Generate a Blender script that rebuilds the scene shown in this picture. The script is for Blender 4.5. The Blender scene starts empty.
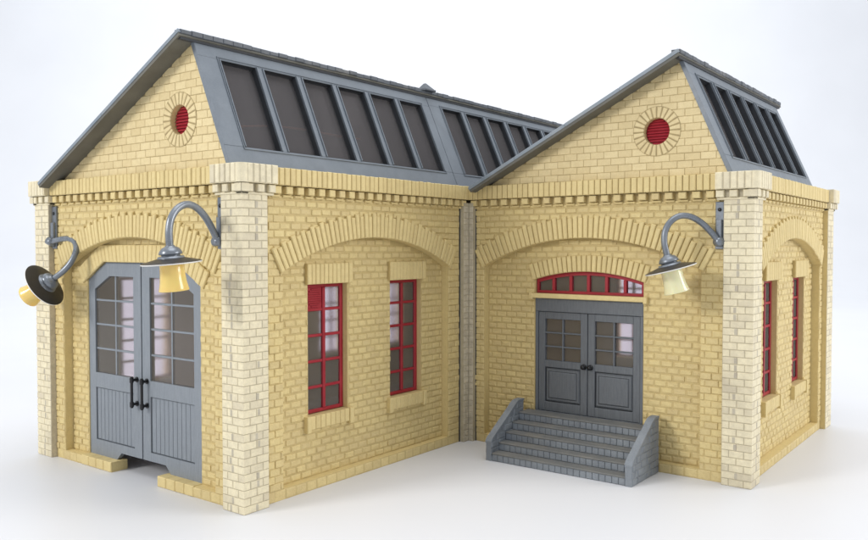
import bpy, math, random
from mathutils import Vector, Matrix
random.seed(7)
S = 0.01                      # everything below is written in centimetres
scene = bpy.context.scene
COL = scene.collection

# ------------------------------------------------------------------ camera
CP = Vector((-32.823, -39.462, 16.664)); YAW = math.radians(37.027); PIT = math.radians(-1.683)
cam_d = bpy.data.cameras.new('camera'); cam = bpy.data.objects.new('camera', cam_d); COL.objects.link(cam)
cam_d.sensor_fit = 'HORIZONTAL'; cam_d.sensor_width = 36; cam_d.lens = 815.473 / 868 * 36
cam_d.clip_start = 0.01; cam_d.clip_end = 60
cam.location = CP * S
fwd = Vector((math.cos(YAW) * math.cos(PIT), math.sin(YAW) * math.cos(PIT), math.sin(PIT)))
cam.rotation_euler = fwd.to_track_quat('-Z', 'Y').to_euler()
scene.camera = cam

# ------------------------------------------------------------------ light
w = bpy.data.worlds.new('World'); scene.world = w; w.use_nodes = True
bg = w.node_tree.nodes['Background']; bg.inputs[0].default_value = (0.90, 0.94, 1.0, 1); bg.inputs[1].default_value = 0.75

def area(name, loc, target, sx, sy, power, col):
    d = bpy.data.lights.new(name, 'AREA'); d.shape = 'RECTANGLE'; d.size = sx; d.size_y = sy
    d.energy = power; d.color = col
    o = bpy.data.objects.new(name, d); COL.objects.link(o); o.location = loc
    o.rotation_euler = (Vector(target) - Vector(loc)).to_track_quat('-Z', 'Y').to_euler()
    return o
area('softbox_left', (-1.40, 0.62, 0.85), (0.15, -0.05, 0.12), 0.45, 0.45, 17.0, (1.0, 0.985, 0.96))
area('softbox_right', (0.95, -1.60, 0.75), (0.3, 0.0, 0.12), 0.8, 0.8, 18.0, (1.0, 0.98, 0.96))
area('softbox_top', (0.05, -0.15, 1.9), (0.2, 0.1, 0.0), 1.2, 1.2, 16.0, (0.97, 0.98, 1.0))
area('background_light', (1.3, 1.0, 2.6), (2.9, 2.3, 0.6), 5.0, 2.0, 90.0, (0.95, 0.975, 1.0))
scene.view_settings.view_transform = 'Standard'; scene.view_settings.look = 'None'
scene.view_settings.exposure = 0.0; scene.view_settings.gamma = 1.0
scene.cycles.use_denoising = True
scene.cycles.max_bounces = 10; scene.cycles.transparent_max_bounces = 24
scene.cycles.caustics_refractive = False; scene.cycles.caustics_reflective = False

# ------------------------------------------------------------------ materials
def nt(name):
    m = bpy.data.materials.new(name); m.use_nodes = True
    return m, m.node_tree, m.node_tree.nodes['Principled BSDF']
def link(t, a, b): t.links.new(a, b)
def noise(t, scale, detail=4, rough=0.55, vec=None, stretch=None):
    n = t.nodes.new('ShaderNodeTexNoise'); n.inputs['Scale'].default_value = scale
    n.inputs['Detail'].default_value = detail; n.inputs['Roughness'].default_value = rough
    c = t.nodes.new('ShaderNodeTexCoord')
    if stretch:
        mp = t.nodes.new('ShaderNodeMapping'); mp.inputs['Scale'].default_value = stretch
        link(t, c.outputs['Object'], mp.inputs['Vector']); link(t, mp.outputs[0], n.inputs['Vector'])
    else: link(t, c.outputs['Object'], n.inputs['Vector'])
    return n.outputs['Fac']
def ramp(t, fac, a, b, lo=0.3, hi=0.7):
    r = t.nodes.new('ShaderNodeMapRange'); r.inputs['From Min'].default_value = lo; r.inputs['From Max'].default_value = hi
    r.inputs['To Min'].default_value = a; r.inputs['To Max'].default_value = b; link(t, fac, r.inputs['Value']); return r.outputs[0]
def mix(t, fac, a, b, mode='MIX'):
    m = t.nodes.new('ShaderNodeMix'); m.data_type = 'RGBA'; m.blend_type = mode
    for s, v in ((m.inputs[0], fac), (m.inputs[6], a), (m.inputs[7], b)):
        if isinstance(v, (int, float)): s.default_value = v
        elif isinstance(v, tuple): s.default_value = (*v, 1) if len(v) == 3 else v
        else: link(t, v, s)
    return m.outputs[2]
def bump(t, p, h, strength, dist):
    b = t.nodes.new('ShaderNodeBump'); b.inputs['Strength'].default_value = strength; b.inputs['Distance'].default_value = dist
    link(t, h, b.inputs['Height']); link(t, b.outputs[0], p.inputs['Normal'])

def masonry(name, col, col2, stain, stain_lo=0.62, stain_amt=0.35, rough=0.55, bstr=0.35, tpow=1.3):
    """moulded brick: per-brick tone attribute, soft mottling and stains"""
    m, t, p = nt(name)
    a = t.nodes.new('ShaderNodeAttribute'); a.attribute_name = 'tone'
    pw = t.nodes.new('ShaderNodeMath'); pw.operation = 'POWER'; pw.inputs[1].default_value = tpow; link(t, a.outputs['Fac'], pw.inputs[0])
    c = mix(t, pw.outputs[0], col, col2)
    mot = noise(t, 260, 5)
    c = mix(t, ramp(t, mot, 0.0, 0.30), c, stain)
    big = noise(t, 22, 3)
    c = mix(t, ramp(t, big, 0.0, stain_amt, stain_lo, 0.8), c, stain)
    fine = noise(t, 1500, 4)
    c = mix(t, ramp(t, fine, 0.0, 0.16), c, tuple(x * 0.6 for x in stain))
    link(t, c, p.inputs['Base Color']); p.inputs['Roughness'].default_value = rough
    p.inputs['Specular IOR Level'].default_value = 0.35
    b = t.nodes.new('ShaderNodeMath'); b.operation = 'ADD'
    link(t, noise(t, 700, 5), b.inputs[0]); link(t, noise(t, 190, 3), b.inputs[1])
    bump(t, p, b.outputs[0], bstr, 0.0006)
    return m
M_BRICK = masonry('yellow_brick', (0.71, 0.572, 0.27), (0.63, 0.50, 0.245), (0.45, 0.335, 0.15), bstr=0.75)
M_GABLE = masonry('gable_brick', (0.74, 0.61, 0.345), (0.66, 0.53, 0.285), (0.50, 0.385, 0.19), bstr=0.5)
M_GJOINT = masonry('gable_joint', (0.40, 0.31, 0.15), (0.40, 0.31, 0.15), (0.2, 0.14, 0.06), bstr=0.15)
M_JOINT = masonry('yellow_joint', (0.56, 0.435, 0.195), (0.56, 0.435, 0.195), (0.36, 0.27, 0.12), bstr=0.15)
M_SMOOTH = masonry('yellow_moulding', (0.705, 0.568, 0.272), (0.64, 0.507, 0.238), (0.47, 0.36, 0.165), bstr=0.2)
M_CREAM = masonry('cream_brick', (0.80, 0.715, 0.50), (0.66, 0.585, 0.42), (0.38, 0.33, 0.24), 0.5, 0.5, tpow=4)
M_CGREY = masonry('grey_header', (0.52, 0.47, 0.36), (0.44, 0.39, 0.30), (0.3, 0.26, 0.2), bstr=.3)
M_CJOINT = masonry('cream_joint', (0.48, 0.425, 0.30), (0.48, 0.425, 0.30), (0.2, 0.17, 0.12), bstr=0.15)
M_GREYBRICK = masonry('grey_brick', (0.66, 0.59, 0.44), (0.54, 0.48, 0.36), (0.14, 0.12, 0.1), bstr=0.2)
M_INNER = masonry('inside_wall', (0.60, 0.48, 0.28), (0.60, 0.48, 0.28), (0.45, 0.35, 0.18), bstr=0.1)

def plastic(name, col, col2, rough=0.45, grain=None, wear=None, bs=0.25, metallic=0.0):
    m, t, p = nt(name)
    n = noise(t, 60 if not grain else 300, 5, 0.6, stretch=grain)
    c = mix(t, ramp(t, n, 0, 1), col, col2)
    c = mix(t, ramp(t, noise(t, 900, 3), 0, 0.2), c, tuple(x * 0.7 for x in col))
    if wear: c = mix(t, ramp(t, noise(t, 45, 6, 0.65), 0, 0.55, 0.52, 0.72), c, wear)
    link(t, c, p.inputs['Base Color'])
    link(t, ramp(t, noise(t, 120, 4), rough - 0.08, rough + 0.12), p.inputs['Roughness'])
    p.inputs['Metallic'].default_value = metallic
    p.inputs['Specular IOR Level'].default_value = 0.4
    bump(t, p, n if grain else noise(t, 500, 4), bs, 0.0004)
    return m
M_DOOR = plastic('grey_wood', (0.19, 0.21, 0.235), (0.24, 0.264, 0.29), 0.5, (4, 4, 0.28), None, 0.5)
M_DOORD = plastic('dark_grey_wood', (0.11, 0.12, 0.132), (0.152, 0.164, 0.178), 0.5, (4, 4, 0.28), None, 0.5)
M_GROOVE_SHADE = plastic('groove', (0.03, 0.033, 0.038), (0.05, 0.052, 0.058), 0.7)  # near-black for grooves, also painted shade on skylight reveals and strip edges
M_ROOF = plastic('roof_panel', (0.15, 0.172, 0.197), (0.185, 0.209, 0.236), 0.38, None, (0.13, 0.145, 0.165), 0.1)
M_SOFFIT = plastic('roof_underside', (0.10, 0.097, 0.08), (0.15, 0.143, 0.12), 0.6, None, (0.08, 0.075, 0.06), 0.2)
M_SLATE = plastic('slate', (0.07, 0.08, 0.092), (0.12, 0.132, 0.15), 0.5, None, (0.22, 0.21, 0.19), 0.5)
M_FASCIA = plastic('fascia', (0.17, 0.205, 0.24), (0.24, 0.275, 0.31), 0.45, None, (0.30, 0.30, 0.28), 0.2)
M_STEP = plastic('grey_stone', (0.19, 0.21, 0.235), (0.26, 0.285, 0.31), 0.6, None, (0.14, 0.15, 0.165), 0.8)
M_STEPJ = plastic('grey_stone_joint', (0.09, 0.098, 0.105), (0.12, 0.128, 0.135), 0.8)
M_TREAD = plastic('dusty_tread', (0.135, 0.14, 0.14), (0.20, 0.195, 0.18), 0.75, None, (0.22, 0.20, 0.165), 0.3)
M_RED = plastic('red_plastic', (0.27, 0.012, 0.022), (0.36, 0.022, 0.034), 0.4, None, None, 0.1)
M_BLACK = plastic('black_plastic', (0.008, 0.008, 0.009), (0.016, 0.016, 0.018), 0.3, None, None, 0.1)
M_METAL = plastic('lamp_grey', (0.17, 0.19, 0.215), (0.25, 0.27, 0.30), 0.3, None, None, 0.1, 0.45)
M_SHADE_TOP = plastic('shade_dark', (0.03, 0.028, 0.026), (0.055, 0.05, 0.045), 0.4, None, None, 0.2, 0.2)
M_WHITE = plastic('shade_white', (0.75, 0.73, 0.68), (0.80, 0.78, 0.74), 0.4)
M_WIRE = plastic('copper_wire', (0.85, 0.36, 0.18), (0.9, 0.42, 0.22), 0.4)

def amber(name, col):
    m, t, p = nt(name)
    p.inputs['Base Color'].default_value = (*col, 1); p.inputs['Roughness'].default_value = 0.22
    p.inputs['Subsurface Weight'].default_value = 0.5; p.inputs['Subsurface Radius'].default_value = (0.01, 0.006, 0.002)
    p.inputs['Subsurface Scale'].default_value = 0.3
    p.inputs['Coat Weight'].default_value = 0.4
    return m
M_AMBER = amber('amber_glass', (0.76, 0.54, 0.17)); M_PALE = amber('pale_glass', (0.78, 0.72, 0.46))

def glass(name, tint, blur, w_blur, gloss, haze=None, w_haze=0.0):
    m = bpy.data.materials.new(name); m.use_nodes = True; t = m.node_tree
    for n in list(t.nodes): t.nodes.remove(n)
    out = t.nodes.new('ShaderNodeOutputMaterial')
    tr = t.nodes.new('ShaderNodeBsdfTransparent'); tr.inputs[0].default_value = (*tint, 1)
    rf = t.nodes.new('ShaderNodeBsdfRefraction'); rf.inputs['Color'].default_value = (*tint, 1)
    rf.inputs['IOR'].default_value = 1.12; rf.inputs['Roughness'].default_value = blur
    mx = t.nodes.new('ShaderNodeMixShader'); mx.inputs[0].default_value = w_blur
    link(t, tr.outputs[0], mx.inputs[1]); link(t, rf.outputs[0], mx.inputs[2])
    if haze:
        df = t.nodes.new('ShaderNodeBsdfDiffuse'); df.inputs[0].default_value = (*haze, 1)
        m3 = t.nodes.new('ShaderNodeMixShader'); m3.inputs[0].default_value = w_haze
        link(t, mx.outputs[0], m3.inputs[1]); link(t, df.outputs[0], m3.inputs[2]); mx = m3
    gl = t.nodes.new('ShaderNodeBsdfGlossy'); gl.inputs['Roughness'].default_value = 0.12
    fr = t.nodes.new('ShaderNodeFresnel'); fr.inputs['IOR'].default_value = gloss
    b = t.nodes.new('ShaderNodeBump'); b.inputs['Strength'].default_value = 0.15; b.inputs['Distance'].default_value = 0.001
    link(t, noise(t, 40, 2), b.inputs['Height']); link(t, b.outputs[0], gl.inputs['Normal'])
    gm = t.nodes.new('ShaderNodeNewGeometry'); ff = t.nodes.new('ShaderNodeMath'); ff.operation = 'SUBTRACT'; ff.inputs[0].default_value = 1
    link(t, gm.outputs['Backfacing'], ff.inputs[1]); fm = t.nodes.new('ShaderNodeMath'); fm.operation = 'MULTIPLY'
    link(t, fr.outputs[0], fm.inputs[0]); link(t, ff.outputs[0], fm.inputs[1])
    m2 = t.nodes.new('ShaderNodeMixShader'); link(t, fm.outputs[0], m2.inputs[0])
    link(t, mx.outputs[0], m2.inputs[1]); link(t, gl.outputs[0], m2.inputs[2]); link(t, m2.outputs[0], out.inputs[0])
    return m
M_GLASS = glass('hazy_pane', (0.95, 0.92, 0.95), 0.17, 1.0, 1.35, (0.68, 0.61, 0.52), 0.13)  # haze is frosted film, its colour also brightens the dark interior view
M_SMOKE = glass('smoky_pane', (0.72, 0.68, 0.68), 0.1, 0.3, 1.42, (0.19, 0.182, 0.185), 0.33)

# ------------------------------------------------------------------ mesh builder
class MB:
    def __init__(s): s.v = []; s.f = []; s.m = []; s.t = []; s.mats = []; s.sm = []
    def mi(s, mat):
        if mat not in s.mats: s.mats.append(mat)
        return s.mats.index(mat)
    def add(s, vs, fs, mat, tone=0.0, smooth=False):
        b = len(s.v); s.v += [tuple(x) for x in vs]; s.t += [tone] * len(vs); k = s.mi(mat)
        for f in fs: s.f.append([b + i for i in f]); s.m.append(k); s.sm.append(smooth)
    def build(s, name, parent=None, label=None):
        me = bpy.data.meshes.new(name)
        off = ROOT.get(parent, Vector((0, 0, 0))) if parent else s.origin if hasattr(s, 'origin') else Vector((0, 0, 0))
        me.from_pydata([((x - off.x) * S, (y - off.y) * S, (z - off.z) * S) for x, y, z in s.v], [], s.f)
        for m in s.mats: me.materials.append(m)
        me.polygons.foreach_set('material_index', s.m); me.polygons.foreach_set('use_smooth', s.sm)
        at = me.attributes.new('tone', 'FLOAT', 'POINT'); at.data.foreach_set('value', s.t)
        me.update()
        o = bpy.data.objects.new(name, me); COL.objects.link(o)
        if parent: o.parent = parent; ROOT[o] = off
        else: o.location = off * S; ROOT[o] = off
        if label: o['label'] = label
        return o
ROOT = {}
def thing(name, label, cat, loc, group=None):
    o = bpy.data.objects.new(name, None); COL.objects.link(o); o.location = Vector(loc) * S
    o.empty_display_size = 0.02
    o['label'] = label; o['category'] = cat
    if group: o['group'] = group
    ROOT[o] = Vector(loc); return o

# frames: (u along the wall, z, d outward) -> world
class Frame:
    def __init__(s, o, eu, ed): s.o = Vector(o); s.eu = Vector(eu); s.ed = Vector(ed)
    def __call__(s, u, z, d): return s.o + s.eu * u + s.ed * d + Vector((0, 0, z))
XN = 24.40; YR = -23.455; WM = 25.06
FL = Frame((0, 0, 0), (0, 1, 0), (-1, 0, 0))
FM = Frame((0, 0, 0), (1, 0, 0), (0, -1, 0))
FN = Frame((XN, YR, 0), (0, 1, 0), (-1, 0, 0))
FR = Frame((XN, YR, 0), (1, 0, 0), (0, -1, 0))
X2 = XN + 25.3                                        # far end of both wings
FE = Frame((X2, YR, 0), (0, 1, 0), (1, 0, 0))         # right end wall, unseen side
FB = Frame((0, WM, 0), (1, 0, 0), (0, 1, 0))          # rear wall
D0 = -0.45; DR = -1.10; DI = -1.75                    # wall face, recess face, inner face

def block(mb, F, q, d0, d1, mat, b=0.05, tone=None, back=False, sides=(1, 1, 1, 1), rag=0.0):
    """bevelled block over quad q=[(u,z)*4] (any winding) from depth d0 to d1"""
    if tone is None: tone = random.random()
    cu = sum(p[0] for p in q) / 4; cz = sum(p[1] for p in q) / 4
    # inset: move every edge inward by b (sides flag switches edges off)
    n = 4; area2 = sum(q[i][0] * q[(i + 1) % 4][1] - q[(i + 1) % 4][0] * q[i][1] for i in range(4))
    sg = 1 if area2 > 0 else -1
    lines = []
    for i in range(4):
        ax, ay = q[i]; bx, by = q[(i + 1) % 4]; dx, dy = bx - ax, by - ay; l = math.hypot(dx, dy) or 1e-6
        nx, ny = -dy / l * sg, dx / l * sg
        bb = b * sides[i]
        lines.append((ax + nx * bb, ay + ny * bb, dx / l, dy / l))
    ins = []
    for i in range(4):
        x1, y1, dx1, dy1 = lines[i - 1]; x2, y2, dx2, dy2 = lines[i]
        den = dx1 * dy2 - dy1 * dx2
        if abs(den) < 1e-6: ins.append((x2, y2)); continue
        k = ((x2 - x1) * dy2 - (y2 - y1) * dx2) / den; ins.append((x1 + dx1 * k, y1 + dy1 * k))
    h = d1 - d0; bd = min(b, h)
    vs = []; fs = []
    rings = [[(u, z, d0) for u, z in q]]
    if h > bd + 1e-4: rings.append([(u, z, d1 - bd) for u, z in q])
    J = lambda k=1.0: random.uniform(-rag, rag) * k if rag else 0.0
    rings.append([(u + J(.8), z + J(.6), d1 + J()) for u, z in ins])
    for r in rings: vs += [F(*p) for p in r]
    for k in range(len(rings) - 1):
        for i in range(4): j = (i + 1) % 4; fs.append([k * 4 + i, k * 4 + j, k * 4 + 4 + j, k * 4 + 4 + i])
    t = (len(rings) - 1) * 4; fs.append([t, t + 1, t + 2, t + 3])
    if back: fs.append([3, 2, 1, 0])
    mb.add(vs, fs, mat, tone)
def rect(u0, u1, z0, z1): return [(u0, z0), (u1, z0), (u1, z1), (u0, z1)]
def prism(mb, F, poly, d0, d1, mat, tone=0.3):
    n = len(poly); vs = [F(u, z, d0) for u, z in poly] + [F(u, z, d1) for u, z in poly]
    fs = [[i, (i + 1) % n, n + (i + 1) % n, n + i] for i in range(n)] + [list(range(n)), list(range(2 * n - 1, n - 1, -1))]
    mb.add(vs, fs, mat, tone)
def box(mb, F, u0, u1, z0, z1, d0, d1, mat, tone=0.3, b=0.0):
    if b: block(mb, F, rect(u0, u1, z0, z1), d0, d1, mat, b, tone, True)
    else: prism(mb, F, rect(u0, u1, z0, z1), d0, d1, mat, tone)

def cols(u0, u1, ops, brk=()):
    us = {round(u0, 4), round(u1, 4)}
    for o in ops:
        k = o.get('n', 1)
        for i in range(k + 1): us.add(round(o['a'] + (o['b'] - o['a']) * i / k, 4))
    for b in brk: us.add(round(b, 4))
    return sorted(x for x in us if u0 - 1e-6 <= x <= u1 + 1e-6)
def sheet(mb, F, u0, u1, z0, ztop, d, ops, mat, jd=None, jmat=None, brk=()):
    """flat wall face with openings; jd = depth the opening's reveal goes back to"""
    us = cols(u0, u1, ops, brk); zt = ztop if callable(ztop) else (lambda u: ztop)
    for a, b in zip(us, us[1:]):
        m = (a + b) / 2; op = next((o for o in ops if o['a'] < m < o['b']), None)
        def quad(p, q_, r, s_):
            if max(q_ - p, s_ - r) > 1e-4:
                mb.add([F(a, p, d), F(b, r, d), F(b, s_, d), F(a, q_, d)], [[0, 1, 2, 3]], mat, 0.4)
        e = 1e-5
        if op is None: quad(z0, zt(a + e), z0, zt(b - e)); continue
        quad(z0, max(z0, op['bot'](a + e)), z0, max(z0, op['bot'](b - e)))
        quad(op['top'](a + e), zt(a + e), op['top'](b - e), zt(b - e))
    if jd is not None:
        for o in ops:
            k = max(o.get('n', 1), 1)
            uu = cols(o['a'], o['b'], [o], [x for x in brk if o['a'] < x < o['b']])
            e = 1e-5
            T = [(x, o['top'](min(max(x, o['a'] + e), o['b'] - e))) for x in uu]; B = [(x, o['bot'](min(max(x, o['a'] + e), o['b'] - e))) for x in uu]
            loop = B + T[::-1]
            for i in range(len(loop)):
                (p, q_), (r, s_) = loop[i], loop[(i + 1) % len(loop)]
                if abs(p - r) + abs(q_ - s_) > 1e-4 and max(q_, s_) > 1e-3:
                    mb.add([F(p, q_, d), F(r, s_, d), F(r, s_, jd), F(p, q_, jd)], [[0, 1, 2, 3]], jmat or mat, 0.3)
def opening(a, b, bot, top, n=1):
    return dict(a=a, b=b, n=n, bot=bot if callable(bot) else (lambda u, v=bot: v), top=top if callable(top) else (lambda u, v=top: v))
def arc_top(c, half, zs, zc):
    s = zc - zs; R = (half * half + s * s) / (2 * s); z0 = zc - R
    return (lambda u: z0 + math.sqrt(max(R * R - (u - c) ** 2, 0))), R, z0

def bricks(mb, F, inside, u0, u1, z0, z1, d, mat, rh=0.5, bl=1.18, gap=0.04, h=0.055, b=0.065, jit=0.16, first=None, sliver=0.16, mixed=True, phase=0.0, rag=0.0):
    h0 = h; z = z0; r = 0; gapf = gap if callable(gap) else (lambda u, g_=gap: g_)
    while z < z1 - 0.1:
        hh = first if (first and r == 0) else rh
        h = h0 * .4 if (first and r == 0) else h0
        zt = min(z + hh, z1); st = 0.06
        n = int((u1 - u0) / st)
        run = None; ivs = []
        for i in range(n + 1):
            u = u0 + (u1 - u0) * i / n
            ok = inside(u, z + 0.07) and inside(u, zt - 0.07)
            if ok and run is None: run = u
            if (not ok or i == n) and run is not None: ivs.append((run, u)); run = None
        pos = u0 - bl + (bl / 2 if r % 2 else 0) + phase; k = 0; edges = []
        while pos < u1 + bl:
            edges.append(pos + random.uniform(-jit, jit))
            pos += bl * (0.5 if (mixed and random.random() < 0.22) else 1)
        for a, c in zip(edges, edges[1:]):
            for p, q_ in ivs:
                x0, x1 = max(a, p), min(c, q_)
                if x1 - x0 > sliver:
                    gap = gapf((x0 + x1) / 2)
                    dz = random.uniform(-0.012, 0.012)
                    block(mb, F, rect(x0 + gap / 2, x1 - gap / 2, z + gap / 2 + dz, zt - gap / 2 + dz), d, d + h * (random.uniform(0.8, 1.15) if not rag else random.uniform(.55, 1.35)), mat, b * (random.uniform(.7, 1.3) if rag else 1), None, False, (1, 1, 1, 1), rag)
        z = zt; r += 1

def voussoirs(mb, F, c, z0, R0, R1, a0, a1, n, d0, d1, mat, jmat, step=True, jd=.13):
    # backing band and separate bricks
    for i in range(n):
        t0 = a0 + (a1 - a0) * i / n; t1 = a0 + (a1 - a0) * (i + 1) / n; g = 0.028 / R0
        Ro = R1 - (0.2 if (step and i % 2 == 1) else 0) + random.uniform(-.02, .02)
        P = lambda t, R: (c + R * math.sin(t), z0 + R * math.cos(t))
        block(mb, F, [P(t0 + g, R0), P(t1 - g, R0), P(t1 - g, Ro), P(t0 + g, Ro)], d0, d1 + random.uniform(-.02, .02) * (jd > .1), mat, min(0.06, jd + .01))
        block(mb, F, [P(t0, R0 + .03), P(t1, R0 + .03), P(t1, R1 - (.3 if jd > .1 else -.03)), P(t0, R1 - (.3 if jd > .1 else -.03))], d0, d1 - jd, jmat, 0.01)

# ------------------------------------------------------------------ setting
def sweep():
    mb = MB(); R = Vector((math.sin(YAW), -math.cos(YAW), 0)); Fh = Vector((math.cos(YAW), math.sin(YAW), 0))
    prof = [(-230, 0)]
    prof.append((210, 0)); rad = 130
    for i in range(1, 25):
        a = math.pi / 2 * i / 24; prof.append((210 + rad * math.sin(a), rad - rad * math.cos(a)))
    prof.append((340, 420))
    base = Vector((10, 0, 0))
    vs = []
    for s_, z in prof:
        for wv in (-480, 480): vs.append(base + Fh * s_ + R * wv + Vector((0, 0, z)))
    fs = [[2 * i, 2 * i + 1, 2 * i + 3, 2 * i + 2] for i in range(len(prof) - 1)]
    m, t, p = nt('white_paper')
    c = mix(t, ramp(t, noise(t, 3, 3), 0, 1), (0.62, 0.625, 0.645), (0.645, 0.65, 0.67))
    link(t, c, p.inputs['Base Color']); p.inputs['Roughness'].default_value = 0.42; p.inputs['Specular IOR Level'].default_value = 0.35
    bump(t, p, noise(t, 900, 3), 0.05, 0.0003)
    mb.add(vs, fs, m, 0, True)
    o = mb.build('backdrop'); o['kind'] = 'structure'
sweep()

# ------------------------------------------------------------------ the building
B = thing('model_building', 'L-shaped yellow brick model building with grey skylight roofs and cream corner pillars', 'model building', (0, 0, 0))

def windows_of(c): return [(c - 6.27, c - 2.33), (c + 2.47, c + 6.37)]
ZW0, ZW1 = 4.9, 14.05
ZTOP = 20.6
def make_wall(F, u0, u1, c, kind, base_first=0.7):
    half = 9.2
    arch, R, z0 = arc_top(c, half, 15.0, 17.3)
    bot = (lambda u: 0.0 if abs(u - c) < 2.85 else 0.7) if kind == 'gate' else (lambda u: 0.7)
    rec = opening(c - half, c + half, bot, arch, 28)
    brk = (c - 2.85, c + 2.85) if kind == 'gate' else ()
    mb = MB()
    sheet(mb, F, u0, u1, 0, ZTOP, D0, [rec], M_JOINT, DR, M_SMOOTH, brk)
    # openings of the recessed field
    if kind == 'windows': ops = [opening(a, b, ZW0, ZW1) for a, b in windows_of(c)]
    elif kind == 'gate':
        gt = lambda u: 15.5 if abs(u - c) < 4.5 else 15.5 - (abs(u - c) - 4.5) * 0.56
        ops = [opening(c - 6.9, c + 6.9, 0, gt, 46)]
    elif kind == 'entrance':
        tt, _, _ = arc_top(c, 4.66, 13.95, 14.65)
        ops = [opening(c - 4.66, c + 4.66, 3.1, tt, 14)]
    else: ops = []
    sheet(mb, F, c - half - .3, c + half + .3, 0, 17.6, DR, ops, M_JOINT, DR - 0.62, M_SMOOTH)
    sheet(mb, F, u0 + 0.2, u1 - 0.2, 0, ZTOP, DI, ops, M_INNER)
    ins_outer = lambda u, z: not (c - half < u < c + half and bot(u) < z < arch(min(max(u, c - half), c + half)))
    bricks(mb, F, lambda u, z: ins_outer(u, z) and (kind != 'gate' or z > .7 or abs(u - c) > 2.85), u0, u1, 0, 20.0, D0, M_BRICK, first=0.7, bl=.96, jit=.03, mixed=False, h=.058, gap=lambda u: .045 if abs(u - c) > half else .12, b=.045, rag=.016)
    def ins_rec(u, z):
        if not (c - half < u < c + half and 0.7 < z < arch(u)): return False
        return not any(o['a'] < u < o['b'] and o['bot'](u) < z < o['top'](u) for o in ops)
    bricks(mb, F, ins_rec, c - half, c + half, 0.7, 17.4, DR, M_BRICK, phase=0.3, bl=.96, jit=.03, mixed=False, h=.052, gap=lambda u: .12, b=.045, rag=.016)
    if kind == 'gate':
        for a, b in ((c - 6.9, c - 2.85), (c + 2.85, c + 6.9)):
            k = 4
            for i in range(k):
                block(mb, F, rect(a + (b - a) * i / k + .02, a + (b - a) * (i + 1) / k - .02, 0.004, 0.73), DI, D0 + .07, M_SMOOTH, 0.05, None, True)
    wall = mb.build('wall', B)
    # big relieving arch
    ab = MB(); th = math.asin(half / R) + 0.012
    voussoirs(ab, F, c, z0, R - 0.02, R + 1.75, -th, th, 46, D0 - .1, D0 + 0.22, M_SMOOTH, M_JOINT)
    ab.build('arch', B)
    return wall, z0, R

def lintel(F, ua, ub, z0, z1, d, n):
    mb = MB()
    box(mb, F, ua, ub, z0 + .01, z1 - .02, DR - .05, d - .1, M_JOINT)
    for i in range(n):
        a = ua + (ub - ua) * i / n; b = ua + (ub - ua) * (i + 1) / n
        k = 0.05 if i in (0, n - 1) else 0
        block(mb, F, rect(a + .012, b - .012, z0, z1 - random.uniform(0, .03)), DR, d + k * .6, M_SMOOTH, 0.05)
    return mb.build('lintel', B)
def sill(F, ua, ub, z1):
    mb = MB(); n = 8; wq = (ub - ua - .8) / n
    for u in (ua, ub - .4): block(mb, F, rect(u, u + .4, z1 - 1.12, z1 + .003), DR - .3, DR + .42, M_SMOOTH, 0.05, .2)
    for i in range(n):
        a = ua + .4 + wq * i
        block(mb, F, rect(a + .01, a + wq - .01, z1 - .95, z1 - .02), DR - .4, DR + .32, M_SMOOTH, 0.05)
    return mb.build('sill', B)

def make_window(F, ua, ub, vent=False):
    mb = MB(); d0, d1 = DR - 0.58, DR - 0.40
    z0, z1 = ZW0 + .06, ZW1 - .03
    fr = 0.34
    for q in (rect(ua + .01, ua + fr, z0, z1), rect(ub - fr, ub - .01, z0, z1)): block(mb, F, q, d0, d1, M_RED, .04, .3, True)
    for q in (rect(ua + fr, ub - fr, z0, z0 + .26), rect(ua + fr, ub - fr, z1 - .26, z1)): block(mb, F, q, d0, d1 - .003, M_RED, .04, .3, True)
    uc = (ua + ub) / 2
    block(mb, F, rect(uc - .14, uc + .14, z0 + .26, z1 - .26), d0, d1 + .03, M_RED, .04, .3, True)
    for i in range(1, 5):
        z = z0 + (z1 - z0) * i / 5
        for a, b in ((ua + fr, uc - .14), (uc + .14, ub - fr)):
            block(mb, F, rect(a, b, z - .1, z + .1), d0, d1 - .01, M_RED, .03, .3, True)
    o = mb.build('window', B)
    g = MB(); box(g, F, ua + .1, ub - .1, z0 + .1, z1 - .1, d0 + .02, d0 + .05, M_GLASS); g.build('pane', o)
    if vent:
        v = MB(); zb = z0 + (z1 - z0) * .8 + .1; zt = z1 - .26; a, b = ua + fr, uc - .14
        box(v, F, a, b, zb, zt, d0 + .06, d0 + .1, M_RED)
        cu, cz = (a + b) / 2, (zb + zt) / 2; r = min(b - a, zt - zb) / 2 - .04
        for i in range(9):
            z = cz - r + 2 * r * (i + .5) / 9; hw = math.sqrt(max(r * r - (z - cz) ** 2, .01)); hz = r / 9 * .72
            block(v, F, rect(cu - hw, cu + hw, z - hz, z + hz), d0 + .1, d0 + .17, M_RED, .03, .3)
        v.build('vent', o)
    return o

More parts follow.
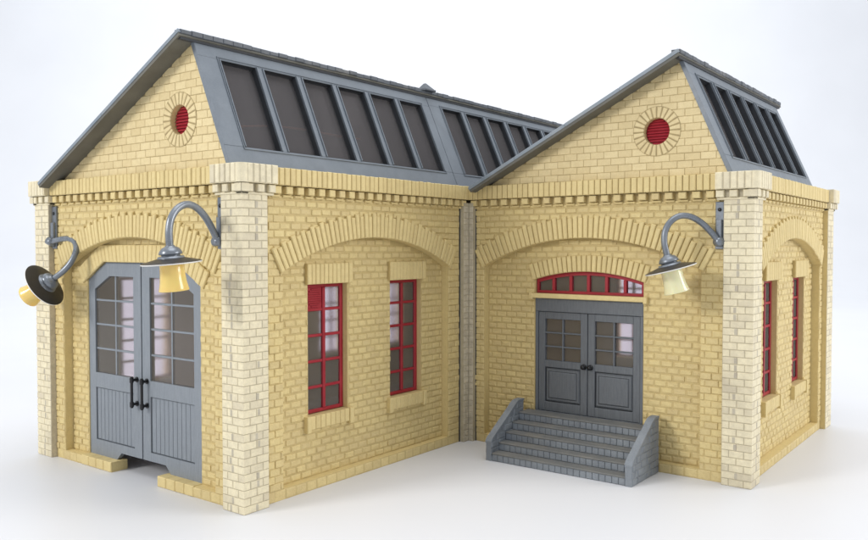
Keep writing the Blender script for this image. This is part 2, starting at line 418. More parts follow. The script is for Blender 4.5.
# --- corner pillars
def pillar(F, u0, u1, d, lc, rc, first=True, zt=20.0, zb=0.0, mat=None, jm=None, mb=None, off=0, bl=1.02):
    """one brick face of a pillar; lc/rc: this end is an outer corner"""
    mat = mat or M_CREAM; jm = jm or M_CJOINT
    n = int(round((zt - zb) / 0.5)); h = 0.035
    for r in range(n):
        z = zb + r * .5; e = [u0]
        x = (u0 if lc else u1); sgn = 1 if lc else -1
        lens = [bl, bl, .5] if (r + off) % 2 else [.5, bl, bl]
        pts = [x]
        for l in lens * 4:
            x += sgn * l
            if (x - u0) * (x - u1) >= -0.1 * abs(u1 - u0): break
            pts.append(x)
        pts.append(u1 if lc else u0); pts.sort()
        for a, b in zip(pts, pts[1:]):
            L = lc and a == pts[0]; Rr = rc and b == pts[-1]
            e_ = h if first else 0
            q = rect(a + (-e_ if L else .022), b + (e_ if Rr else -.022), z + .022, z + .478)
            block(mb, F, q, d, d + h, mat, .03, None, False, (1, 0 if Rr else 1, 1, 0 if L else 1))
        if u1 - u0 > 1.5 and random.random() < .42:
            ug = (u0 + 1.12 if lc else u1 - 1.12) + random.choice((-.1, 0, .08)); block(mb, F, rect(ug - .12, ug + .12, z + .03, z + .47), d, d + h + .006, M_CGREY, .03)
def core(mb, F, u0, u1, d0, d1, z0, z1, mat): box(mb, F, u0, u1, z0, z1, d0, d1, mat, 0.5)

PW = 2.03
# pillar A (near left corner)
mb = MB(); core(mb, FL, 0, PW, -PW, 0, 0, 20.4, M_CJOINT)
pillar(FL, 0, PW, 0, True, False, mb=mb); pillar(FM, 0, PW, 0, True, False, first=False, mb=mb, off=1)
mb.build('corner_pillar', B)
# pillar B (far left)
mb = MB(); core(mb, FL, WM - PW, WM, -PW, 0, 0, 20.4, M_CJOINT)
pillar(FL, WM - PW, WM, 0, False, True, mb=mb)
FBL = Frame((0, WM, 0), (1, 0, 0), (0, 1, 0)); pillar(FBL, 0, PW, 0, True, False, first=False, mb=mb, off=1)
FBr = Frame((0, WM - PW, 0), (1, 0, 0), (0, -1, 0))
box(mb, FBr, 0.01, .46, 0, 20, 0, .012, M_GREYBRICK)
mb.build('corner_pillar', B)
# pillar D (near right corner)
mb = MB(); core(mb, FN, 0, PW, -PW, 0, 0, 20.4, M_CJOINT)
pillar(FN, 0, PW, 0, True, False, mb=mb); pillar(FR, 0, PW, 0, True, False, first=False, mb=mb, off=1)
mb.build('corner_pillar', B)
# pillar E (far right corner)
mb = MB(); core(mb, FR, 25.3 - PW - .2, 25.3, -PW, 0, 0, 20.4, M_CJOINT)
pillar(FR, 25.3 - PW - .2, 25.3, 0, False, True, mb=mb, mat=M_CREAM)
pillar(FE, 0, PW, 0, True, False, first=False, mb=mb, off=1)
box(mb, Frame((XN + 25.3 - PW - .2, YR, 0), (0, 1, 0), (-1, 0, 0)), .01, .46, 0, 20, 0, .012, M_SMOOTH)
mb.build('corner_pillar', B)
# inner corner strip where the two wings meet, greyer brick than the pillars
mb = MB()
box(mb, FM, 23.68, 24.40, 0, 20.3, -1.0, 0.0, M_CJOINT)
box(mb, FM, 23.60, 23.679, 0, 20.0, -1.0, -.37, M_GROOVE_SHADE); box(mb, FN, 22.93, 22.999, 0, 20.0, -1.0, -.37, M_GROOVE_SHADE)  # shade lines beside the strip, put in as dark slivers
box(mb, FN, 23.0, 23.4499, 0, 20.3, -1.0, -.002, M_CJOINT)
for r in range(40):
    z = r * .5
    for F_, a, b in ((FM, 23.69, 24.08), (FM, 24.12, 24.36), (FN, 23.02, 23.40)):
        if r % 2 and F_ is FM: a, b = (23.69, 23.86) if a < 24 else (23.90, 24.36)
        block(mb, F_, rect(a, b, z + .02, z + .48), 0, .03, M_GREYBRICK, .03)
mb.build('corner_strip', B, 'grey brick strip in the inner corner')

CL, CM_, CN = 12.5, 12.82, 12.92
make_wall(FL, PW - .1, WM - PW + .1, CL, 'gate')
make_wall(FM, PW - .1, 23.6, CM_, 'windows')
make_wall(FN, PW - .1, 23.1, CN, 'entrance')
make_wall(FR, PW - .1, 25.3 - PW - .1, CM_, 'windows')
for F, c, v in ((FM, CM_, True), (FR, CM_, False)):
    for i, (a, b) in enumerate(windows_of(c)):
        lintel(F, a - .3, b + .28, ZW1 - .02, ZW1 + 1.42, DR + .32, 11)
        sill(F, a - .42, b + .32, ZW0 + .05)
        make_window(F, a, b, v and i == 0)

# rear walls: seen only through the windows
def rear_wall(F, u0, u1, wins):
    mb = MB(); ops = [opening(a, b, ZW0, ZW1) for a, b in wins]
    sheet(mb, F, u0, u1, 0, ZTOP, D0, ops, M_JOINT, DI, M_SMOOTH)
    sheet(mb, F, u0 + .2, u1 - .2, 0, ZTOP, DI, ops, M_INNER)
    bricks(mb, F, lambda u, z: not any(o['a'] < u < o['b'] and ZW0 < z < ZW1 for o in ops), u0, u1, 0, 20, D0, M_BRICK, first=.7)
    mb.build('wall', B)
    for a, b in wins: make_window(F, a, b)
rear_wall(FB, PW - .1, X2, [(6.2, 11.3), (16.2, 20.2), (29.8, 33.8), (40.4, 44.4)])
rear_wall(FE, PW - .1, WM - YR, windows_of(CM_ + 1.5) + windows_of(CM_ + 25.5))

# --- garage doors on the left face
def gate_leaf(sgn):
    c = CL; F = FL; d0, d1 = DR - .45, DR - .08
    X = lambda v: c + sgn * v            # v = distance from the centre line
    def pr(pts, a, b_, mat=M_DOOR, mb_=None): prism(mb_, F, [(X(v), z) for v, z in pts], a, b_, mat)
    mb = MB()
    pr([(0.07, 1.28), (1.0, 1.28), (1.0, 15.45), (.07, 15.45)], d0, d1, mb_=mb)                       # meeting stile
    pr([(6.05, .69), (6.88, .69), (6.88, 14.13), (6.05, 14.6)], d0, d1, mb_=mb)                        # hinge stile
    pr([(1.0, 1.28), (2.75, 1.28), (3.35, .69), (6.05, .69), (6.05, 1.9), (1.0, 1.9)], d0, d1 - .004, mb_=mb)
    pr([(1.0, 5.92), (6.05, 5.92), (6.05, 7.05), (1.0, 7.05)], d0, d1 - .004, mb_=mb)
    pr([(1.0, 14.42), (4.1, 14.42), (6.05, 13.42), (6.05, 14.6), (4.47, 15.45), (1.0, 15.45)], d0, d1 - .004, mb_=mb)
    # tongue and groove boards
    pr([(1.0, 1.9), (6.05, 1.9), (6.05, 5.92), (1.0, 5.92)], d0 + .05, d1 - .14, M_GROOVE_SHADE, mb)
    n = 10
    for i in range(n):
        a = 1.06 + 4.93 * i / n; b = 1.06 + 4.93 * (i + 1) / n
        q = [(X(a + .015), 1.95), (X(b - .015), 1.95), (X(b - .015), 5.87), (X(a + .015), 5.87)]
        block(mb, F, q, d1 - .14, d1 - .07, M_DOOR, .03, .3)
    # thin raised moulding around the glass and the muntins
    def bar(v0, v1, z0, z1, dd=.0): block(mb, F, [(X(v0), z0), (X(v1), z0), (X(v1), z1), (X(v0), z1)], d0 + .1, d1 - .10 + dd, M_DOOR, .02, .3, True)
    bar(3.37, 3.53, 7.05, 14.42)
    for i in (1, 2, 3):
        z = 7.05 + 1.8425 * i; bar(1.0, 3.37, z - .075, z + .075); bar(3.53, 6.05, z - .075, z + .075)
    o = mb.build('door', B)
    g = MB(); pr([(.9, 6.95), (6.15, 6.95), (6.15, 13.5), (4.15, 14.5), (.9, 14.5)], d1 - .16, d1 - .13, M_GLASS, g); g.build('pane', o)
    h = MB(); u = X(.62)
    tube(h, [F(u, 5.0, d1 + .45), F(u, 7.25, d1 + .45)], .105, M_BLACK, 12)
    for z in (5.25, 7.0):
        tube(h, [F(u, z, d1 - .02), F(u, z, d1 + .45)], .1, M_BLACK, 10)
        tube(h, [F(u, z, d1 - .02), F(u, z, d1 + .07)], .2, M_BLACK, 14)
        tube(h, [F(u, z - .17, d1 + .45), F(u, z + .17, d1 + .45)], .15, M_BLACK, 12)
    h.build('handle', o)
def tube(mb, pts, r, mat, n=12, rr=None, cap=True):
    """round bar along points; rr optional radii"""
    pts = [Vector(p) for p in pts]; vs = []; up = None; N = len(pts)
    for i, p in enumerate(pts):
        t = (pts[min(i + 1, N - 1)] - pts[max(i - 1, 0)]).normalized()
        if up is None: up = t.orthogonal().normalized()
        up = (up - t * up.dot(t)).normalized(); s_ = t.cross(up); R_ = rr[i] if rr else r
        for k in range(n):
            a = 2 * math.pi * k / n; vs.append(p + (up * math.cos(a) + s_ * math.sin(a)) * R_)
    fs = [[i * n + k, i * n + (k + 1) % n, (i + 1) * n + (k + 1) % n, (i + 1) * n + k] for i in range(N - 1) for k in range(n)]
    mb.add(vs, fs, mat, 0, True)
    if cap: mb.add(vs[:n], [list(range(n))[::-1]], mat); mb.add(vs[-n:], [list(range(n))], mat)
def lathe(mb, o, axis, prof, mat, n=48):
    """prof = [(distance along axis, radius)]"""
    axis = axis.normalized(); up = axis.orthogonal().normalized(); s_ = axis.cross(up); vs = []
    for h, r in prof:
        for k in range(n): a = 2 * math.pi * k / n; vs.append(o + axis * h + (up * math.cos(a) + s_ * math.sin(a)) * max(r, .001))
    fs = [[i * n + k, i * n + (k + 1) % n, (i + 1) * n + (k + 1) % n, (i + 1) * n + k] for i in range(len(prof) - 1) for k in range(n)]
    mb.add(vs, fs, mat, 0, True)
gate_leaf(1); gate_leaf(-1)
# lintel of soldier bricks following the clipped door head
mb = MB(); T = 1.28
hd = [(-7.35, 13.82), (-4.52, 15.47), (4.52, 15.47), (7.35, 13.82)]
def strip(p0, p1, n, m0, m1):
    """bricks from inner edge p0-p1; m0/m1 outer corner points"""
    for i in range(n):
        a, b = i / n, (i + 1) / n; L = lambda A, B_, t: (CL + A[0] + (B_[0] - A[0]) * t, A[1] + (B_[1] - A[1]) * t)
        q = [L(p0, p1, a + .02 / n), L(p0, p1, b - .02 / n), L(m0, m1, b - .02 / n), L(m0, m1, a + .02 / n)]
        block(mb, FL, q, DR - .1, DR + .20 + random.uniform(-.02, .02), M_SMOOTH, .055)
        q = [L(p0, p1, a), L(p0, p1, b), L(m0, m1, b), L(m0, m1, a)]
        block(mb, FL, q, DR - .1, DR + .08, M_JOINT, .02)
sl = math.atan2(15.47 - 13.82, 7.35 - 4.52); nx, nz = -math.sin(sl) * T, math.cos(sl) * T
bend = (4.52 - 0.0 - math.tan(sl / 2) * -T, 15.47 + T)
bend = (4.52 + math.tan(sl / 2) * T, 15.47 + T)
strip((-7.35, 13.82), (-4.52, 15.47), 7, (-7.35 + nx, 13.82 + nz), (-bend[0], bend[1]))
strip((-4.52, 15.47), (4.52, 15.47), 19, (-bend[0], bend[1]), (bend[0], bend[1]))
strip((4.52, 15.47), (7.35, 13.82), 7, (bend[0], bend[1]), (7.35 - nx, 13.82 + nz))
mb.build('lintel', B)

# --- entrance on the right wing
c = CN; d0, d1 = DR - .5, DR - .12
mb = MB()
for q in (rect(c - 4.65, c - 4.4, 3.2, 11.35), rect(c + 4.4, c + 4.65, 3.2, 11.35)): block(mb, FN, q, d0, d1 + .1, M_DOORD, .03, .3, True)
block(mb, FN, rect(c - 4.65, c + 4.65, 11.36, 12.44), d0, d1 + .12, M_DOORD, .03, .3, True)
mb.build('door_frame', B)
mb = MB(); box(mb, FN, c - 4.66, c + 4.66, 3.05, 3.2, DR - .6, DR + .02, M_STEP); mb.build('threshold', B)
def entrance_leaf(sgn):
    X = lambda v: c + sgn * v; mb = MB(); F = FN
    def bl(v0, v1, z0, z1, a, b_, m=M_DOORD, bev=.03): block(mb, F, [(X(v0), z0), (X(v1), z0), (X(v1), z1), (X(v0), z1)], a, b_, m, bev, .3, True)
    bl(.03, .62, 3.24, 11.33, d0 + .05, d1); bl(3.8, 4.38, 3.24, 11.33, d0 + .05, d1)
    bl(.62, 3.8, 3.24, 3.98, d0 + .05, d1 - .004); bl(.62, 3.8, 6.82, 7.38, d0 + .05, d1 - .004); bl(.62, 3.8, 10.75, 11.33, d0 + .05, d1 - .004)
    bl(.62, 3.8, 3.98, 6.82, d0 + .06, d1 - .14, M_GROOVE_SHADE)
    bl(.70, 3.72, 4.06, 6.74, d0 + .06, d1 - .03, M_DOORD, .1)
    bl(.92, 3.50, 4.28, 6.52, d0 + .06, d1 - .026, M_GROOVE_SHADE, .01)
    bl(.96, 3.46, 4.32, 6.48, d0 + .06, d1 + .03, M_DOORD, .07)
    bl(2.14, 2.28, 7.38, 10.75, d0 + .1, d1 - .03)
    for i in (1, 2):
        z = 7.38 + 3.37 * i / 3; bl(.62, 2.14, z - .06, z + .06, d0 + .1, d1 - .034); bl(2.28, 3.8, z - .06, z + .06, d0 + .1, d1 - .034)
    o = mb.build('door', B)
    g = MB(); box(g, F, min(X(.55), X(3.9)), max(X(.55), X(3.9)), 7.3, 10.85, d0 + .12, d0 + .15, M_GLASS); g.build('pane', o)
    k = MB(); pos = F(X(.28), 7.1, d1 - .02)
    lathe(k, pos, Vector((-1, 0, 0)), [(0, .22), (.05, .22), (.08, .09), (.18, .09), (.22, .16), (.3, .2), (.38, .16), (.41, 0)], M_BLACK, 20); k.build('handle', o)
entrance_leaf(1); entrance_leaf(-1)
# transom window
tt, Rt, zt0 = arc_top(c, 4.66, 13.95, 14.65)
mb = MB(); e0, e1 = DR - .5, DR - .22; hw = 4.62; n = 24
for i in range(n):
    a = c - hw + 2 * hw * i / n; b = c - hw + 2 * hw * (i + 1) / n
    prism(mb, FN, [(a, tt(a) - .3), (b, tt(b) - .3), (b, tt(b) - .01), (a, tt(a) - .01)], e0, e1, M_RED)
box(mb, FN, c - hw, c + hw, 12.84, 13.06, e0, e1 - .004, M_RED)
for u in (c - hw, c + hw - .2): prism(mb, FN, rect(u, u + .2, 13.06, 13.72), e0, e1 - .006, M_RED)
for i in range(1, 6):
    u = c - hw + 2 * hw * i / 6; block(mb, FN, rect(u - .13, u + .13, 13.06, tt(u) - .3), e0, e1 + .03, M_RED, .03, .3, True)
o = mb.build('transom_window', B)
g = MB(); prism(g, FN, [(c - 4.5, 12.9), (c + 4.5, 12.9), (c + 4.5, 13.8), (c + 2.4, 14.35), (c, 14.5), (c - 2.4, 14.35), (c - 4.5, 13.8)], e0 + .02, e0 + .05, M_GLASS); g.build('pane', o)
mb = MB(); box(mb, FN, c - 5.05, c + 5.05, 12.44, 12.82, DR - .6, DR + .33, M_SMOOTH, .2, .05)
for u in (c - 5.05, c + 4.75): block(mb, FN, rect(u - .012, u + .312, 12.32, 12.84), DR - .61, DR + .38, M_SMOOTH, .05, .4)
mb.build('sill', B)
mb = MB(); th = math.asin(4.85 / Rt); voussoirs(mb, FN, c, zt0, Rt, Rt + 1.3, -th, th, 24, DR - .1, DR + .20, M_SMOOTH, M_JOINT, False); mb.build('lintel', B)

# --- cornices
def cornice(F, u0, u1, caps):
    """caps: list of (a, b, outer_left, outer_right) cream pillar heads"""
    mb = MB(); zb, zt = 20.57, 21.73
    ycap = .07
    box(mb, F, u0, u1, zb, zt - .03, -1.6, ycap - .09, M_GJOINT)
    box(mb, F, u0, u1, 19.98, 20.58, -1.6, D0 - .02, M_JOINT)
    n = int((u1 - u0) / .48); wq = (u1 - u0) / n
    for i in range(n):
        a = u0 + wq * i; block(mb, F, rect(a + .021, a + wq - .021, zb + random.uniform(0, .02), zt - random.uniform(0, .04)), -1.0, ycap + (.015 if i % 2 else -.005) + random.uniform(-.015, .015), M_SMOOTH, .05)
    n = int(round((u1 - u0) / 1.0)); wq = (u1 - u0) / n
    for i in range(n):
        a = u0 + wq * (i + .5) - .29; block(mb, F, rect(a, a + .58, 20.03, 20.52), D0 - .02, -.02, M_BRICK, .05)
        block(mb, F, rect(a - .06, a + .64, 19.82, 20.0), D0 - .02, D0 + .2, M_BRICK, .05)
    mb.build('cornice', B)
cornice(FL, 2.5, WM - 2.3, ()); cornice(FM, 2.5, 24.33, ()); cornice(FN, 2.5, 23.52, ()); cornice(FR, 2.5, 25.3 - 2.3, ())
cornice(FB, 2.5, X2 - 2.5, ()); cornice(FE, 2.5, WM - YR - 2.5, ())
def cap(corner, su, sv, L=2.5, C=.47, mat=M_CREAM):
    """pillar head: corner = outer pillar corner, su/sv = world directions along the two faces"""
    mb = MB(); zb, zt = 20.57, 21.75; su = Vector(su); sv = Vector(sv); o = Vector((*corner, 0)); r = .38
    # plan outline with a rounded outer corner, C outside the pillar faces
    P = lambda a, b: o + su * a + sv * b
    base = [P(L, -C)]
    arc = []
    for i in range(9):
        t = math.pi / 2 * i / 8; arc.append(P(-C + r - r * math.sin(t), -C + r - r * math.cos(t)))
    pts = [P(L, -C)] + arc + [P(-C, L)] + [P(L, L)]
    if su.cross(sv).z < 0: pts = pts[::-1]
    for z0, z1, ins, m in ((zb, zt, 0, mat),):
        n = len(pts); vs = [p + Vector((0, 0, z0)) for p in pts] + [p + Vector((0, 0, z1)) for p in pts]
        mb.add(vs, [[i, (i + 1) % n, n + (i + 1) % n, n + i] for i in range(n)] + [list(range(n))[::-1], list(range(n, 2 * n))], M_CJOINT if ins else mat, .3)
    # soldier bricks on both faces
    for d1_, d2_ in ((su, sv), (sv, su)):
        F = Frame(o, d1_, -d2_); a = 0.0
        k = 5; wq = (L - 0.05) / k
        for i in range(k):
            block(mb, F, rect(a + wq * i + .03, a + wq * (i + 1) - .03, zb + .01, zt - .01), C - .02, C + .045 + random.uniform(0, .03), mat, .05)
            if i: box(mb, F, a + wq * i - .035, a + wq * i + .035, zb + .02, zt - .02, C - .02, C + .006, M_CJOINT)
        # dentils below
        for i in range(-1, 3):
            a2 = .12 + i * .92 if i >= 0 else -.33
            wd = .55 if i >= 0 else .3
            block(mb, F, rect(a2, a2 + wd, 20.03, 20.53), -.3, .30, mat, .05)
        box(mb, F, -.12, L, 19.86, 20.02, -.4, .12, mat, .5, .04)
    core_ = Frame(o, su, -sv)
    box(mb, core_, -.01, L, 19.9, 20.6, -L, .01, M_CJOINT)
    mb.build('pillar_head', B)
cap((0, 0), (1, 0, 0), (0, 1, 0)); cap((0, WM), (1, 0, 0), (0, -1, 0), 2.3); cap((XN, YR), (1, 0, 0), (0, 1, 0))
cap((X2, YR), (-1, 0, 0), (0, 1, 0), 2.3)

# --- gables
RZ, RY, EZ, EY = 30.18, 5.15, 21.3, 22.9           # underside line of the long slope
SK0, SK1 = (1.55, 21.73), (5.15, 29.98)
def gable(F, c, d, vis=True, flip=0.0):
    uv = c - 5.75 if vis else -99; r = .97; zv = 25.05
    lo = RY
    top = lambda u: (SK0[1] + (u - SK0[0]) * (SK1[1] - SK0[1]) / (SK1[0] - SK0[0])) if u < SK1[0] else RZ + (u - RY) * (EZ - RZ) / (EY - RY)
    ops = []
    if vis:
        ops = [opening(uv - r, uv + r, lambda u: zv - math.sqrt(max(r * r - (u - uv) ** 2, 0)), lambda u: zv + math.sqrt(max(r * r - (u - uv) ** 2, 0)), 24)]
    mb = MB()
    sheet(mb, F, SK0[0] + .02, 21.9, 21.6, top, d, ops, M_GJOINT, d - .45, M_SMOOTH, (SK1[0],))
    sheet(mb, F, SK0[0] + .3, 21.5, 21.6, lambda u: top(u) - .25, d - .5, [], M_INNER, None, None, (SK1[0],))
    bricks(mb, F, lambda u, z: (z < top(u) + .1 if u > SK1[0] else z < top(u) - .3) and (u - uv) ** 2 + (z - zv) ** 2 > 1.35 ** 2, SK0[0], 21.9, 21.73, 30.1, d, M_GABLE, rh=.53, bl=1.14, gap=.03, h=.03, b=.025, jit=.03, mixed=False)
    if vis: voussoirs(mb, F, uv, zv, r + .02, 1.80, 0, 2 * math.pi, 24, d, d + .085, M_GABLE, M_GJOINT, False, .03)
    o = mb.build('gable', B)
    if vis:
        v = MB(); n = 32
        prism(v, F, [(uv + 1.0 * math.cos(2 * math.pi * i / n), zv + 1.0 * math.sin(2 * math.pi * i / n)) for i in range(n)], d - .5, d - .40, M_RED)
        for i in range(9):
            z = zv - .93 + 1.86 * (i + .5) / 9; hw_ = math.sqrt(max(.93 ** 2 - (z - zv) ** 2, .02))
            vs = [F(uv - hw_, z - .10, d - .26), F(uv + hw_, z - .10, d - .26), F(uv + hw_, z + .09, d - .38), F(uv - hw_, z + .09, d - .38), F(uv - hw_, z - .10, d - .4), F(uv + hw_, z - .10, d - .4)]
            v.add(vs, [[0, 1, 2, 3], [0, 4, 5, 1], [0, 3, 4], [1, 5, 2]], M_RED)
        v.build('vent', o)
gable(FL, CL, D0); gable(FN, CM_, D0)
gable(Frame((X2, YR, 0), (0, 1, 0), (1, 0, 0)), CM_, D0, False); gable(Frame((X2, 0, 0), (0, 1, 0), (1, 0, 0)), CM_, D0, False)

# --- roofs
def skylight(x0, x1, yo, first, pitch, wd, n, t0, t1, wire=False):
    # local frame on the slope: u = x, z' = along slope, d = outward normal
    dy, dz = SK1[0] - SK0[0], SK1[1] - SK0[1]; Ls = math.hypot(dy, dz); ey = Vector((0, dy / Ls, dz / Ls)); en = Vector((0, -dz / Ls, dy / Ls))
    F = lambda u, t, d: Vector((u, SK0[0] + yo, SK0[1])) + ey * t + en * d
    mb = MB(); dt = .02; db = -.95
    box(mb, F, x0, x1, -.1, t0, -.3, dt, M_ROOF, .3, .03); box(mb, F, x0, x1, t1, Ls, -.3, dt, M_ROOF, .3, .03)
    xs = [(first + pitch * i, first + pitch * i + wd) for i in range(n)]
    edges = [x0] + [v for p in xs for v in p] + [x1]
    for i in range(0, len(edges), 2):
        a, b = edges[i], edges[i + 1]; mull = 0 < i < len(edges) - 2
        box(mb, F, a, b, t0, t1, -.55 if mull else -.3, dt - .001 if mull else dt - .0005, M_ROOF, .3)
        if i > 0: box(mb, F, a - .02, a - .001, t0, t1, -.6, dt - .06, M_GROOVE_SHADE)  # shaded side of the reveal, its darkness put into the colour
        if i < len(edges) - 2: box(mb, F, b + .001, b + .02, t0, t1, -.6, dt - .06, M_ROOF)
    # raised bead round the glazed field, deep reveals
    X0, X1 = first - .22, first + pitch * (n - 1) + wd + .22
    for q in ((X0, X1, t0 - .2, t0 - .12), (X0, X1, t1 + .12, t1 + .2), (X0, X0 + .08, t0 - .12, t1 + .12), (X1 - .08, X1, t0 - .12, t1 + .12)):
        block(mb, F, rect(*q), dt, dt + .07, M_ROOF, .02, .3)
    for a, b in xs:
        for q in ((a - .1, a, t0, t1), (b, b + .1, t0, t1)):
            block(mb, F, rect(*q), dt, dt + .10, M_ROOF, .02, .3)
    for q in ((t0 - .02, t0), (t1, t1 + .02)):
        box(mb, F, xs[0][0], xs[-1][1], q[0], q[1], -.6, dt - .05, M_GROOVE_SHADE)  # top and bottom reveals coloured dark to stand for shade
    o = mb.build('skylight', B)
    for a, b in xs:
        g = MB(); box(g, F, a - .02, b + .02, t0 - .02, t1 + .02, -.46, -.43, M_SMOKE); g.build('pane', o)
    return F
def long_slope(x0, x1, yo):
    """slated slope: ridge to eave with rake boards"""
    a = Vector((0, 5.07 + yo, 30.50)); b = Vector((0, 22.92 + yo, 21.55)); L = (b - a).length; e = (b - a).normalized(); nrm = Vector((0, -e.z, e.y))
    if nrm.z < 0: nrm = -nrm
    F = lambda u, t, d: Vector((u, 0, 0)) + a + e * t + nrm * d
    mb = MB()
    box(mb, F, x0 + .04, x1 - .04, .05, L - .02, -.45, -.12, M_SOFFIT)
    rows = 22; wq = .95
    for r in range(rows):
        t = L * r / rows; n = int((x1 - x0 - .4) / wq); off = (r % 2) * .5 * wq
        for i in range(n + 1):
            u0 = max(x0 + .2, x0 + .2 + i * wq - off); u1 = min(x1 - .2, x0 + .2 + (i + 1) * wq - off)
            if u1 - u0 < .1: continue
            k = random.uniform(-.01, .02); tt_ = L * (r + 1) / rows + .12
            vs = [F(u0 + .015, t, -.11), F(u1 - .015, t, -.11), F(u1 - .015, min(tt_, L), -.04 + k), F(u0 + .015, min(tt_, L), -.04 + k), F(u1 - .015, min(tt_, L), -.12), F(u0 + .015, min(tt_, L), -.12)]
            mb.add(vs, [[0, 1, 2, 3], [3, 2, 4, 5]], M_SLATE, random.random())
    o = mb.build('roof', B)
    for u0, u1 in ((x0, x0 + .18), (x1 - .18, x1)):
        f = MB(); k = 4
        for i in range(k):
            t0_ = -.02 + (L + .02) * i / k; t1_ = (L + .02) * (i + 1) / k - .05
            box(f, F, u0, u1, t0_, t1_, -.24, .03, M_FASCIA, .3, .04)
            box(f, F, u0 + .05, u1 - .05, t1_ - .02, t1_ + .06, -.22, -.02, M_FASCIA, .3)
        f.build('rake_board', o)
    # ridge cap: rows of small lapped tiles over the top of the skylight
    f = MB(); u = x0 + .15; n = int((x1 - x0 - .3) / .82); wq = (x1 - x0 - .3) / n
    for i in range(n):
        u0 = x0 + .15 + i * wq; j = random.uniform(-.04, .04); k = random.uniform(-.03, .03)
        G = lambda uu, z, d: Vector((uu, a.y - d, a.z + z))
        block(f, G, rect(u0 + .02, u0 + wq + .04, -.30 + k, .02 + j * .5), -.5, .18 + j, M_SLATE, .05, random.random(), True)
        block(f, F, rect(u0 + .02, u0 + wq - .02, .0, .75 + k), -.1, .04 + j * .4, M_SLATE, .04, random.random())
    box(f, lambda uu, z, d: Vector((uu, a.y - d, a.z + z)), x0 + .2, x1 - .2, -.62, -.25, -.5, .06, M_GROOVE_SHADE)
    f.build('ridge_cap', o)
long_slope(-.92, X2 + .9, 0.0)
long_slope(XN - .92, X2 + .9, YR)
skylight(.35, 24.98, 0, 2.12, 3.72, 3.08, 6, 1.45, 7.95)
skylight(25.04, X2 - .2, 0, 2.12 + 24.75, 3.72, 3.0, 6, 1.42, 8.1)
skylight(XN + .35, X2 - .2, YR, XN + 2.02, 3.72, 2.98, 6, 1.45, 7.97)
# joint cover on the ridge between the two roof sections
mb = MB(); vs = []
for x in (24.4, 25.7):
    vs += [Vector((x, 4.55, 30.55)), Vector((x, 6.2, 30.15))]
vs += [Vector((25.05, 5.1, 31.15)), Vector((25.05, 5.35, 31.15))]
mb.add(vs, [[0, 2, 4], [1, 5, 3], [0, 4, 5, 1], [2, 3, 5, 4], [0, 1, 3, 2]], M_SLATE)
box(mb, lambda uu, z, d: Vector((uu, 4.9 - d, z)), 24.3, 25.8, 30.4, 30.57, -.6, .4, M_SLATE, .3, .04)
mb.build('ridge_joint', B)
# copper wire under the first skylight
mb = MB(); P = []
for i in range(30):
    k = i / 29; zw = 24.4 + .9 * k + .3 * math.sin(4.1 * k + .3); P.append((2.2 + 12.5 * k, 3.44 + (zw - 24.6) * .436, zw))
tube(mb, P, .07, M_WIRE, 8); mb.build('wire', B)

# ------------------------------------------------------------------ steps
ST = thing('staircase', 'grey stone staircase of five steps with sloping side walls in front of the entrance doors', 'steps', (22.4, -10.7, 0))
y0, y1, xf, xb = -16.22, -5.22, 20.0, 24.86
n = 5; rz = 3.2 / 5; pitch = 1.0
for i in range(n):
    mb = MB(); x = xf + .04 + pitch * i; z = rz * i
    xe = x + pitch + .12 if i < n - 1 else xb + .7
    F = Frame((x, y0, 0), (0, 1, 0), (-1, 0, 0))
    yy0, yy1 = .0, y1 - y0
    if i == n - 1: xe = xb + .65
    # riser bricks and the dusty tread
    box(mb, F, 0, yy1, z if i else 0, z + rz - .12, -(xe - x), -.03, M_STEPJ)
    box(mb, F, 0, yy1, z + rz - .13, z + rz, -(min(xe, xb - .02 + (.7 if i == n - 1 else 0)) - x), .03, M_TREAD, .3, .04)
    k = 22; wq = yy1 / k
    for j in range(k): block(mb, F, rect(wq * j + .015, wq * (j + 1) - .015, z + .02, z + rz - .13), -.04, .01 + random.uniform(-.008, .012), M_STEP, .03)
    mb.build('step', ST)
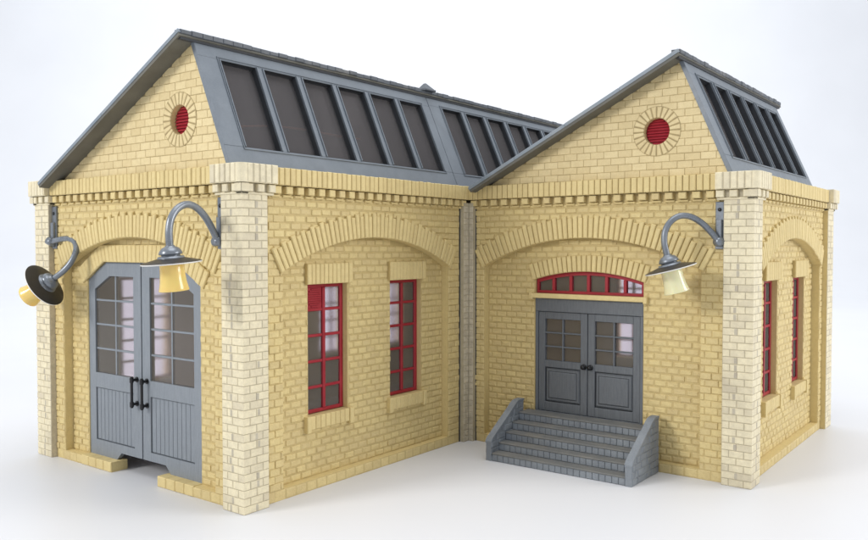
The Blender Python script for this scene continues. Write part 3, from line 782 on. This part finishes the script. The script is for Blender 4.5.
for ya in (y0 - .53, y1):
    mb = MB(); yb_ = ya + .53
    F = Frame((0, yb_ if ya > -10 else ya, 0), (1, 0, 0), (0, 1 if ya > -10 else -1, 0))
    poly = [(xf - .05, 0), (xb - .02, 0), (xb - .02, 4.12), (24.25, 4.12), (23.9, 4.06), (23.55, 3.88), (23.1, 3.56), (xf + .4, 1.88), (xf + .12, 1.72), (xf - .05, 1.5)]
    # body
    vs0 = [(x, ya + .04, z) for x, z in poly]; vs1 = [(x, yb_ - .04, z) for x, z in poly]; k = len(poly)
    mb.add(vs0 + vs1, [[i, (i + 1) % k, k + (i + 1) % k, k + i] for i in range(k)] + [list(range(k)), list(range(2 * k - 1, k - 1, -1))], M_STEP, .4)
    top = lambda x: 4.02 if x > 23.7 else 1.45 + (x - xf) * .6
    for F2 in (Frame((0, ya + .04, 0), (1, 0, 0), (0, -1, 0)), Frame((0, yb_ - .04, 0), (1, 0, 0), (0, 1, 0))):
        bricks(mb, F2, lambda x, z: z < top(x), xf - .03, xb - .04, 0, 4.1, 0, M_STEP, rh=.5, bl=1.0, gap=.05, h=.05, b=.04, jit=.15, rag=.02)
    # coping
    cop = [(xf - .075, 1.5), (xf + .1, 1.74), (xf + .38, 1.91), (23.08, 3.59), (23.53, 3.91), (23.88, 4.09), (24.25, 4.15), (xb - .02, 4.15), (xb - .02, 3.98), (24.25, 3.98), (23.94, 3.93), (23.6, 3.76), (23.15, 3.43), (xf + .42, 1.74), (xf + .16, 1.58), (xf - .075, 1.34)]
    vs0 = [(x, ya - .01, z + .02) for x, z in cop]; vs1 = [(x, yb_ + .01, z + .02) for x, z in cop]; k = len(cop)
    mb.add(vs0 + vs1, [[i, (i + 1) % k, k + (i + 1) % k, k + i] for i in range(k)] + [list(range(k)), list(range(2 * k - 1, k - 1, -1))], M_STEP, .1)
    mb.build('side_wall', ST)

# ------------------------------------------------------------------ wall lamps
def make_lamp(label, F, up, zh, ex, ez, gmat, far=False):
    """F/up: wall frame and position of the backplate; ex, ez given as (right, up, towards camera) in the picture"""
    hinge = F(up, zh, D0 + .45)
    T = thing('wall_lamp', label, 'lamp', F(up, zh, D0 + .0), 'gooseneck lamps hooked on the brick walls')
    f = (hinge - CP).normalized(); r = Vector((f.y, -f.x, 0)).normalized(); u = r.cross(f)
    W = lambda v: r * v[0] + u * v[1] - f * v[2]
    ez = W(ez).normalized(); ex = W(ex); ex = (ex - ez * ex.dot(ez)).normalized()
    P = lambda a, b: hinge + ex * a + ez * b
    mb = MB()
    block(mb, F, rect(up - .30, up + .30, zh - .55, 19.75), D0 + .06, D0 + .22, M_METAL, .04, .3, True)
    block(mb, F, rect(up - .2, up + .2, zh - .35, zh + 1.5), D0 + .22, D0 + .42, M_METAL, .05, .3)
    lathe(mb, F(up, 19.2, D0 + .2), F.ed, [(0, .13), (.06, .13), (.1, .08), (.1, 0)], M_BLACK, 14)
    mb.build('bracket', T)
    # gooseneck arm
    K = [(0, 0), (.35, .75), (.85, 1.55), (1.5, 2.15), (2.25, 2.38), (3.0, 2.15), (3.55, 1.6), (3.8, .9), (3.85, .3), (3.85, -.1)]
    pts = []
    for i in range(len(K) - 1):
        p0, p1, p2, p3 = K[max(i - 1, 0)], K[i], K[i + 1], K[min(i + 2, len(K) - 1)]
        for j in range(6):
            t = j / 6
            pts.append(tuple(.5 * (2 * p1[m] + (p2[m] - p0[m]) * t + (2 * p0[m] - 5 * p1[m] + 4 * p2[m] - p3[m]) * t * t + (3 * p1[m] - p0[m] - 3 * p2[m] + p3[m]) * t ** 3) for m in (0, 1)))
    pts.append(K[-1])
    a = MB(); tube(a, [P(*p) for p in pts], .22, M_METAL, 16)
    lathe(a, P(-.02, -.05) , ex.cross(ez), [(-.3, 0), (-.3, .3), (.3, .3), (.3, 0)], M_METAL, 18)
    a.build('arm', T)
    s_ = MB(); o = P(3.85, 0); ax = -ez
    lathe(s_, o, ax, [(-.02, .27), (.05, .30), (.12, .48), (.28, .62), (.42, .68), (.5, .68), (.52, .55), (.6, .55), (.62, .75), (.74, .80)], M_METAL, 40)
    lathe(s_, o, ax, [(.70, .72), (.74, .85), (.84, 1.25), (.95, 1.70), (.98, 1.76)], M_SHADE_TOP, 56)
    lathe(s_, o, ax, [(.98, 1.76), (1.05, 1.76), (1.04, 1.70), (.93, 1.25), (.86, .85), (.84, 0)], M_WHITE, 56)
    s_.build('shade', T)
    g = MB(); lathe(g, o, ax, [(.9, .66), (1.0, .70), (1.6, .72), (2.1, .76), (2.45, .83), (2.62, .88), (2.67, .86), (2.65, .80), (2.3, .74), (1.6, .64), (1.0, .58)], gmat, 40)
    g.build('lamp_glass', T)
make_lamp('black-topped lamp drooping sideways at the far left pillar, amber glass pointing left', FL, WM - PW - .35, 17.0, (.05, -.7, .7), (.68, .54, .5), M_AMBER)
make_lamp('upright grey gooseneck lamp with amber glass hanging in front of the garage doors', FL, PW + .35, 17.0, (-.70, -.10, .70), (-.08, .98, .03), M_AMBER)
make_lamp('grey gooseneck lamp with pale cream glass right of the entrance doors', FN, PW + .35, 17.0, (-.85, -.30, .43), (-.25, .95, .04), M_PALE)
